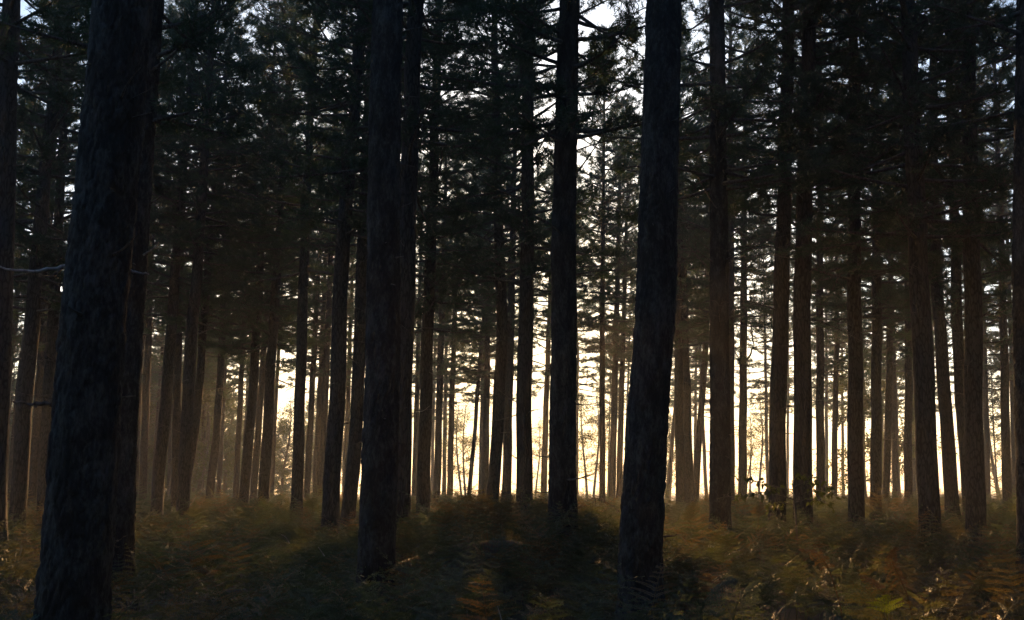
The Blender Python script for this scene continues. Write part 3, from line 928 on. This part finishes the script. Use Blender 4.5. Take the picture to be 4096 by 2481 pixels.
far_tree('hazy tree showing in slivers at far left behind the pines', 60, 84, 12, 1)
far_tree('hazy tree behind the pines left of the thick ridged trunk', 250, 90, 13, 3)
far_tree('misty tree behind the hazy pines right of the dark pair', 560, 82, 13, 1)
far_tree('misty tree behind the broad hazy brown pine', 690, 88, 12, 3)
far_tree('misty green tree left of the clearing in the mist', 800, 80, 13.5, 0)
far_tree('misty blue green tree in the clearing left of the slender dark pine', 905, 92, 12, 3)
far_tree('bushy misty tree filling the foot of the bright gap left of centre', 1140, 86, 9.5, 1)
far_tree('misty tree right of the bright gap left of centre', 1260, 94, 11, 3)
far_tree('misty tree behind the broad dark pine left of the scaly trunk', 1370, 90, 10, 0)
far_tree('faint golden tree between the golden pines and the slanting thin pine', 1862, 86, 9.0, 2)
far_tree('slender birch glowing in the haze right of the middle pine', 2385, 70, 8.5, 2, name='birch_tree')
far_tree('second birch in the haze, nearer the middle pine', 2335, 80, 9.5, 2, name='birch_tree')
far_tree('wispy birch low in the glare left of the golden slim pair', 1838, 76, 8.0, 2, name='birch_tree')
far_tree('wispy birch low in the brightest gap', 2150, 90, 8.0, 2, name='birch_tree')
far_tree('wispy tree behind the bare stick in the right bright gap', 3045, 84, 10.0, 2)
far_tree('faint tree in the glare right of the big leaning trunk', 2680, 96, 9, 0)
far_tree('faint tree in the white gap behind the curved limb pine', 3010, 100, 9.5, 2)
far_tree('yellow lit tree behind the yellow sliver at right', 3470, 72, 13, 1)
far_tree('yellow lit tree right of the pale brown pine at right', 3600, 76, 13, 0)
far_tree('faint tree in the white gap near the right edge', 3985, 88, 12, 3)

# ------------------------------------------------------------------ single plants that stand out
def spline(pts, n=16):
    pts = np.asarray(pts, float)
    s0 = np.linspace(0, 1, len(pts)); s1 = np.linspace(0, 1, n)
    q = np.stack([np.interp(s1, s0, pts[:, c]) for c in range(3)], 1)
    for _ in range(3):
        q[1:-1] = (q[:-2] + 2 * q[1:-1] + q[2:]) / 4
    return q

def single_frond(label, path, d, mat, u0=0.35, width=0.42, npair=12, lat=None, name='fern_frond', hang=0.16, seed=1, depth=0.0, sparse=1.0, lift=0.0, lsc=1.0):
    r = np.random.default_rng(seed)
    pts = [at(x, y, d + depth * i / max(1, len(path) - 1)) for i, (x, y) in enumerate(path)]
    b = pts[0]; g = float(ground_z(b[0], b[1]))
    foot = np.array([b[0] + 0.03, b[1], g])
    p = spline([foot] + pts, 18)
    mb = MB()
    frond_path(mb, p - foot, u0, r, sparse, width, npair, lat=lat, hang=hang, lift=lift, lsc=lsc)
    o = obj(name, mb.mesh('frond', mat, smooth=False), label=label, cat='fern', group='fronds standing out of the bracken')
    o.location = tuple(foot)
    return o

LX = np.array([0.85, 0.5, 0.15])
single_frond('upright feathery frond glowing in front of the tall reddish brown pine', [(2885, 2300), (2893, 2230), (2908, 2170), (2925, 2128)], 11.5, M_FERN, 0.45, 0.42, 13, LX, seed=3)
single_frond('dark arching frond in the right foreground, lower left of two', [(2790, 2430), (2850, 2372), (2900, 2338), (2946, 2327)], 8.0, M_FERN, 0.45, 0.34, 12, np.array([0.35, 0.6, 0.7]), seed=4, hang=0.3)
single_frond('dark arching frond in the right foreground, upper right of two', [(2925, 2440), (2975, 2385), (3010, 2357), (3044, 2347)], 8.2, M_FERN, 0.45, 0.36, 12, np.array([0.35, 0.6, 0.7]), seed=5, hang=0.3)
single_frond('arching dark stalk bending left over the orange ferns at right', [(3372, 2450), (3345, 2370), (3325, 2300), (3300, 2245), (3262, 2205), (3200, 2198)], 8.0, M_FERN_DRY, 0.60, 0.16, 12, LX, seed=6, hang=0.5)
single_frond('tall withered frond with curled leaflets near the bottom right', [(3648, 2420), (3618, 2350), (3588, 2290), (3565, 2245), (3562, 2215), (3582, 2192)], 7.8, M_FERN_DRY, 0.38, 0.15, 14, np.array([0.8, 0.5, 0.0]), seed=7, hang=0.9)
single_frond('short withered stalk slanting left beside the bright green fern', [(3560, 2410), (3525, 2362), (3490, 2330), (3445, 2306)], 7.7, M_FERN_DRY, 0.55, 0.2, 9, LX, seed=8, hang=0.6)
single_frond('bright yellow green upright fern near the bottom right', [(3548, 2478), (3548, 2445), (3546, 2412), (3544, 2382)], 7.4, M_FERN_BRIGHT, 0.45, 0.30, 12, np.array([0.8, 0.1, 0.1]), seed=9, name='young_fern', lsc=0.42)
single_frond('small upright fern at the foot of the pale brown pines left of centre', [(1250, 2040), (1250, 2015), (1252, 1992)], 24, M_FERN, 0.5, 0.36, 9, LX, seed=11)
single_frond('dark frond silhouetted left on the bracken mound', [(1800, 2070), (1790, 2040), (1772, 2018), (1760, 2012)], 16.2, M_FERN, 0.45, 0.4, 9, LX, seed=12)
single_frond('dark frond silhouetted on the mound right of the sun pine', [(2000, 2060), (2010, 2025), (2025, 2008), (2042, 2000)], 16.0, M_FERN, 0.45, 0.45, 9, LX, seed=13)
single_frond('dark fern silhouetted on the mound left of the middle pine', [(2160, 2075), (2165, 2040), (2172, 2012)], 15.6, M_FERN, 0.5, 0.36, 10, LX, seed=14)
single_frond('dark arching frond right of the middle pine on the mound', [(2330, 2090), (2345, 2060), (2370, 2052), (2400, 2075)], 15.6, M_FERN, 0.45, 0.4, 10, np.array([0.4, 0.6, 0.5]), seed=15, hang=0.3)
single_frond('sunlit fern by the foot of the kinked pine at left', [(775, 2090), (776, 2050), (778, 2008)], 21, M_FERN, 0.5, 0.34, 10, LX, seed=16)
single_frond('upright feathery fern left of the tall reddish brown pine', [(2760, 2110), (2765, 2050), (2772, 2010)], 17, M_FERN, 0.5, 0.36, 10, LX, seed=17)
single_frond('fern lit along its edge under the right bright gap', [(3030, 2090), (3038, 2045), (3045, 2010)], 18, M_FERN_DRY, 0.5, 0.36, 10, LX, seed=18)

def dead_stick(label, path, d, r0, grey=False, twigs=0, name='dead_stick', seed=1):
    r = np.random.default_rng(seed)
    pts = np.array([at(x, y, d) for x, y in path])
    base = pts[0].copy()
    p = spline(pts, 16) - base
    mb = MB(); mb.tube(p, np.linspace(r0, r0 * 0.35, 16), 6)
    for t in range(twigs):
        u = r.integers(4, 15); q = p[u]
        dv = unit(np.array([r.normal(), r.normal() * 0.5, -abs(r.normal()) - 0.2]))
        mb.tube(np.stack([q, q + dv * 0.12, q + dv * 0.28 + np.array([r.normal(0, 0.05), 0, -0.03])]), [r0 * 0.4, r0 * 0.3, r0 * 0.15], 4)
    o = obj(name, mb.mesh('stick', M_TWIG_GREY if grey else M_TWIG), label=label, cat='stick', group='dead sticks among the ferns')
    o.location = tuple(base)
dead_stick('bare arched twig over golden ferns left of the leaning trunk', [(2505, 2075), (2470, 2040), (2440, 2015), (2400, 1996), (2375, 1992), (2355, 2001)], 20, 0.014, twigs=6, seed=3)
dead_stick('pale broken stalk poking from the ferns at the bottom centre', [(2008, 2490), (2000, 2455), (1990, 2425)], 7.6, 0.006, True)
dead_stick('pale bent stalk in the lit ferns left of centre', [(1158, 2175), (1145, 2150), (1125, 2138)], 14, 0.008, True)
dead_stick('pale slanting stalk left of the scaly trunk foot', [(1298, 2225), (1285, 2205), (1272, 2188)], 13, 0.008, True)
dead_stick('slim bare stick leaning beside the curved limb pine', [(2983, 1985), (2992, 1900), (3011, 1808)], 24, 0.022)

def sapling():
    r = np.random.default_rng(21)
    d = 19.0
    base = at(3185, 2080, d); base[2] = float(ground_z(base[0], base[1]))
    root = bpy.data.objects.new('sapling', None); COL.objects.link(root)
    root.location = tuple(base)
    root['label'] = 'leafy broadleaf sapling with drooping leaves among the right pines'; root['category'] = 'sapling'
    def P(x, y, dd=0.0): return at(x, y, d + dd) - base
    stem = MB(); stem.tube(spline([(0, 0, -0.05), P(3180, 2010), P(3172, 1960), P(3168, 1920)], 12), np.linspace(0.022, 0.006, 12), 6)
    obj('stem', stem.mesh('stem', M_TWIG), root)
    br = [[P(3180, 2000), P(3100, 1975), P(3030, 1966), P(2970, 1985), P(2940, 2000)],
          [P(3176, 1960), P(3110, 1950), P(3050, 1930), P(2990, 1918), P(2935, 1900)],
          [P(3178, 1990, .2), P(3240, 1962, .3), P(3310, 1965, .4), P(3380, 1990, .4)],
          [P(3176, 1975, -.2), P(3130, 1950, -.5), P(3090, 1955, -.8), P(3050, 1985, -.9)],
          [P(3174, 1950, .1), P(3220, 1925, .1), P(3280, 1930, .2), P(3330, 1950, .2)],
          [P(3180, 2010, -.2), P(3230, 1995, -.5), P(3290, 2005, -.6), P(3330, 2030, -.6)],
          [P(3182, 2020, .2), P(3120, 2010, .3), P(3070, 2030, .4)],
          [P(3170, 1925), P(3190, 1905, .2), P(3220, 1900, .3), P(3260, 1915, .4)]]
    for path in br:
        q = spline(path, 16)
        mb = MB(); mb.tube(q, np.linspace(0.010, 0.003, 16), 5)
        b = obj('branch', mb.mesh('branch', M_TWIG), root)
        for k in range(26):
            u = r.uniform(0.25, 1.0) ** 0.8
            pp = np.array([np.interp(u, np.linspace(0, 1, 16), q[:, c]) for c in range(3)]) + r.normal(0, 0.03, 3)
            dirn = unit(np.array([r.normal(0, 1), r.normal(0, 0.8), -0.5 + r.normal(0, 0.45)]))
            sd = unit(np.cross(dirn, r.normal(size=3)))
            nn = np.cross(dirn, sd)
            L = r.uniform(0.07, 0.13); W = L * 0.24
            t = np.array([0, .12, .35, .65, .88, 1.0]); wd = np.array([0.05, .55, 1.0, .85, .4, 0.0]) * W
            c = pp + dirn * (t * L)[:, None] + np.array([0, 0, -1.0]) * (t ** 2 * L * 0.25)[:, None]
            V = np.concatenate([c - sd * wd[:, None] + nn * wd[:, None] * 0.3, c + sd * wd[:, None] + nn * wd[:, None] * 0.3, c])
            F = []
            for m in range(5):
                F += [[m, 12 + m, 13 + m, m + 1], [12 + m, 6 + m, 7 + m, 13 + m]]
            lm = MB(); lm.add(V, F)
            obj('leaf', lm.mesh('leaf', M_LEAF), b)
sapling()

def far_wood():
    r = np.random.default_rng(9)
    P = []
    for k in range(150):
        d = r.uniform(84, 135); px = r.uniform(-700, 900)
        P.append(((px - CX) / FPX * d, d))
    for k in range(26):
        d = r.uniform(110, 160); px = r.uniform(900, 1350)
        P.append(((px - CX) / FPX * d, d))
    P = np.array(P); n = len(P)
    rot = np.zeros((n, 3)); rot[:, 2] = r.uniform(0, 6.28, n)
    cc = bpy.data.collections['wood_crowns']
    scatter('far_wood', np.stack([P[:, 0], P[:, 1], ground_z(P[:, 0], P[:, 1]) - 0.6], 1), rot, np.where(P[:, 1] > 109, r.uniform(0.6, 0.8, n), r.uniform(0.75, 1.05, n)), r.integers(0, 6, n), cc, 'misty young conifer wood closing the view at far left', 'wood')
far_wood()

# ------------------------------------------------------------------ haze
def build_haze():
    import bmesh
    bm = bmesh.new()
    bmesh.ops.create_cube(bm, size=1.0)
    me = bpy.data.meshes.new('haze'); bm.to_mesh(me); bm.free()
    m, nt, out = new_mat('morning_haze')
    v = nt.nodes.new('ShaderNodeVolumePrincipled')
    v.inputs['Color'].default_value = (0.92, 0.93, 0.95, 1)
    v.inputs['Density'].default_value = HAZE_DENSITY
    v.inputs['Density Attribute'].default_value = ''
    v.inputs['Color Attribute'].default_value = ''
    v.inputs['Temperature Attribute'].default_value = ''
    v.inputs['Anisotropy'].default_value = HAZE_G
    nt.links.new(v.outputs[0], out.inputs['Volume'])
    m.cycles.homogeneous_volume = True
    me.materials.append(m)
    o = obj('haze', me, kind='stuff', label='pale morning haze filling the whole wood', cat='haze')
    z0, z1 = -5.0, 28.0
    o.location = (0, 0, (z0 + z1) / 2)
    o.scale = (1840, 1840, z1 - z0)
build_haze()
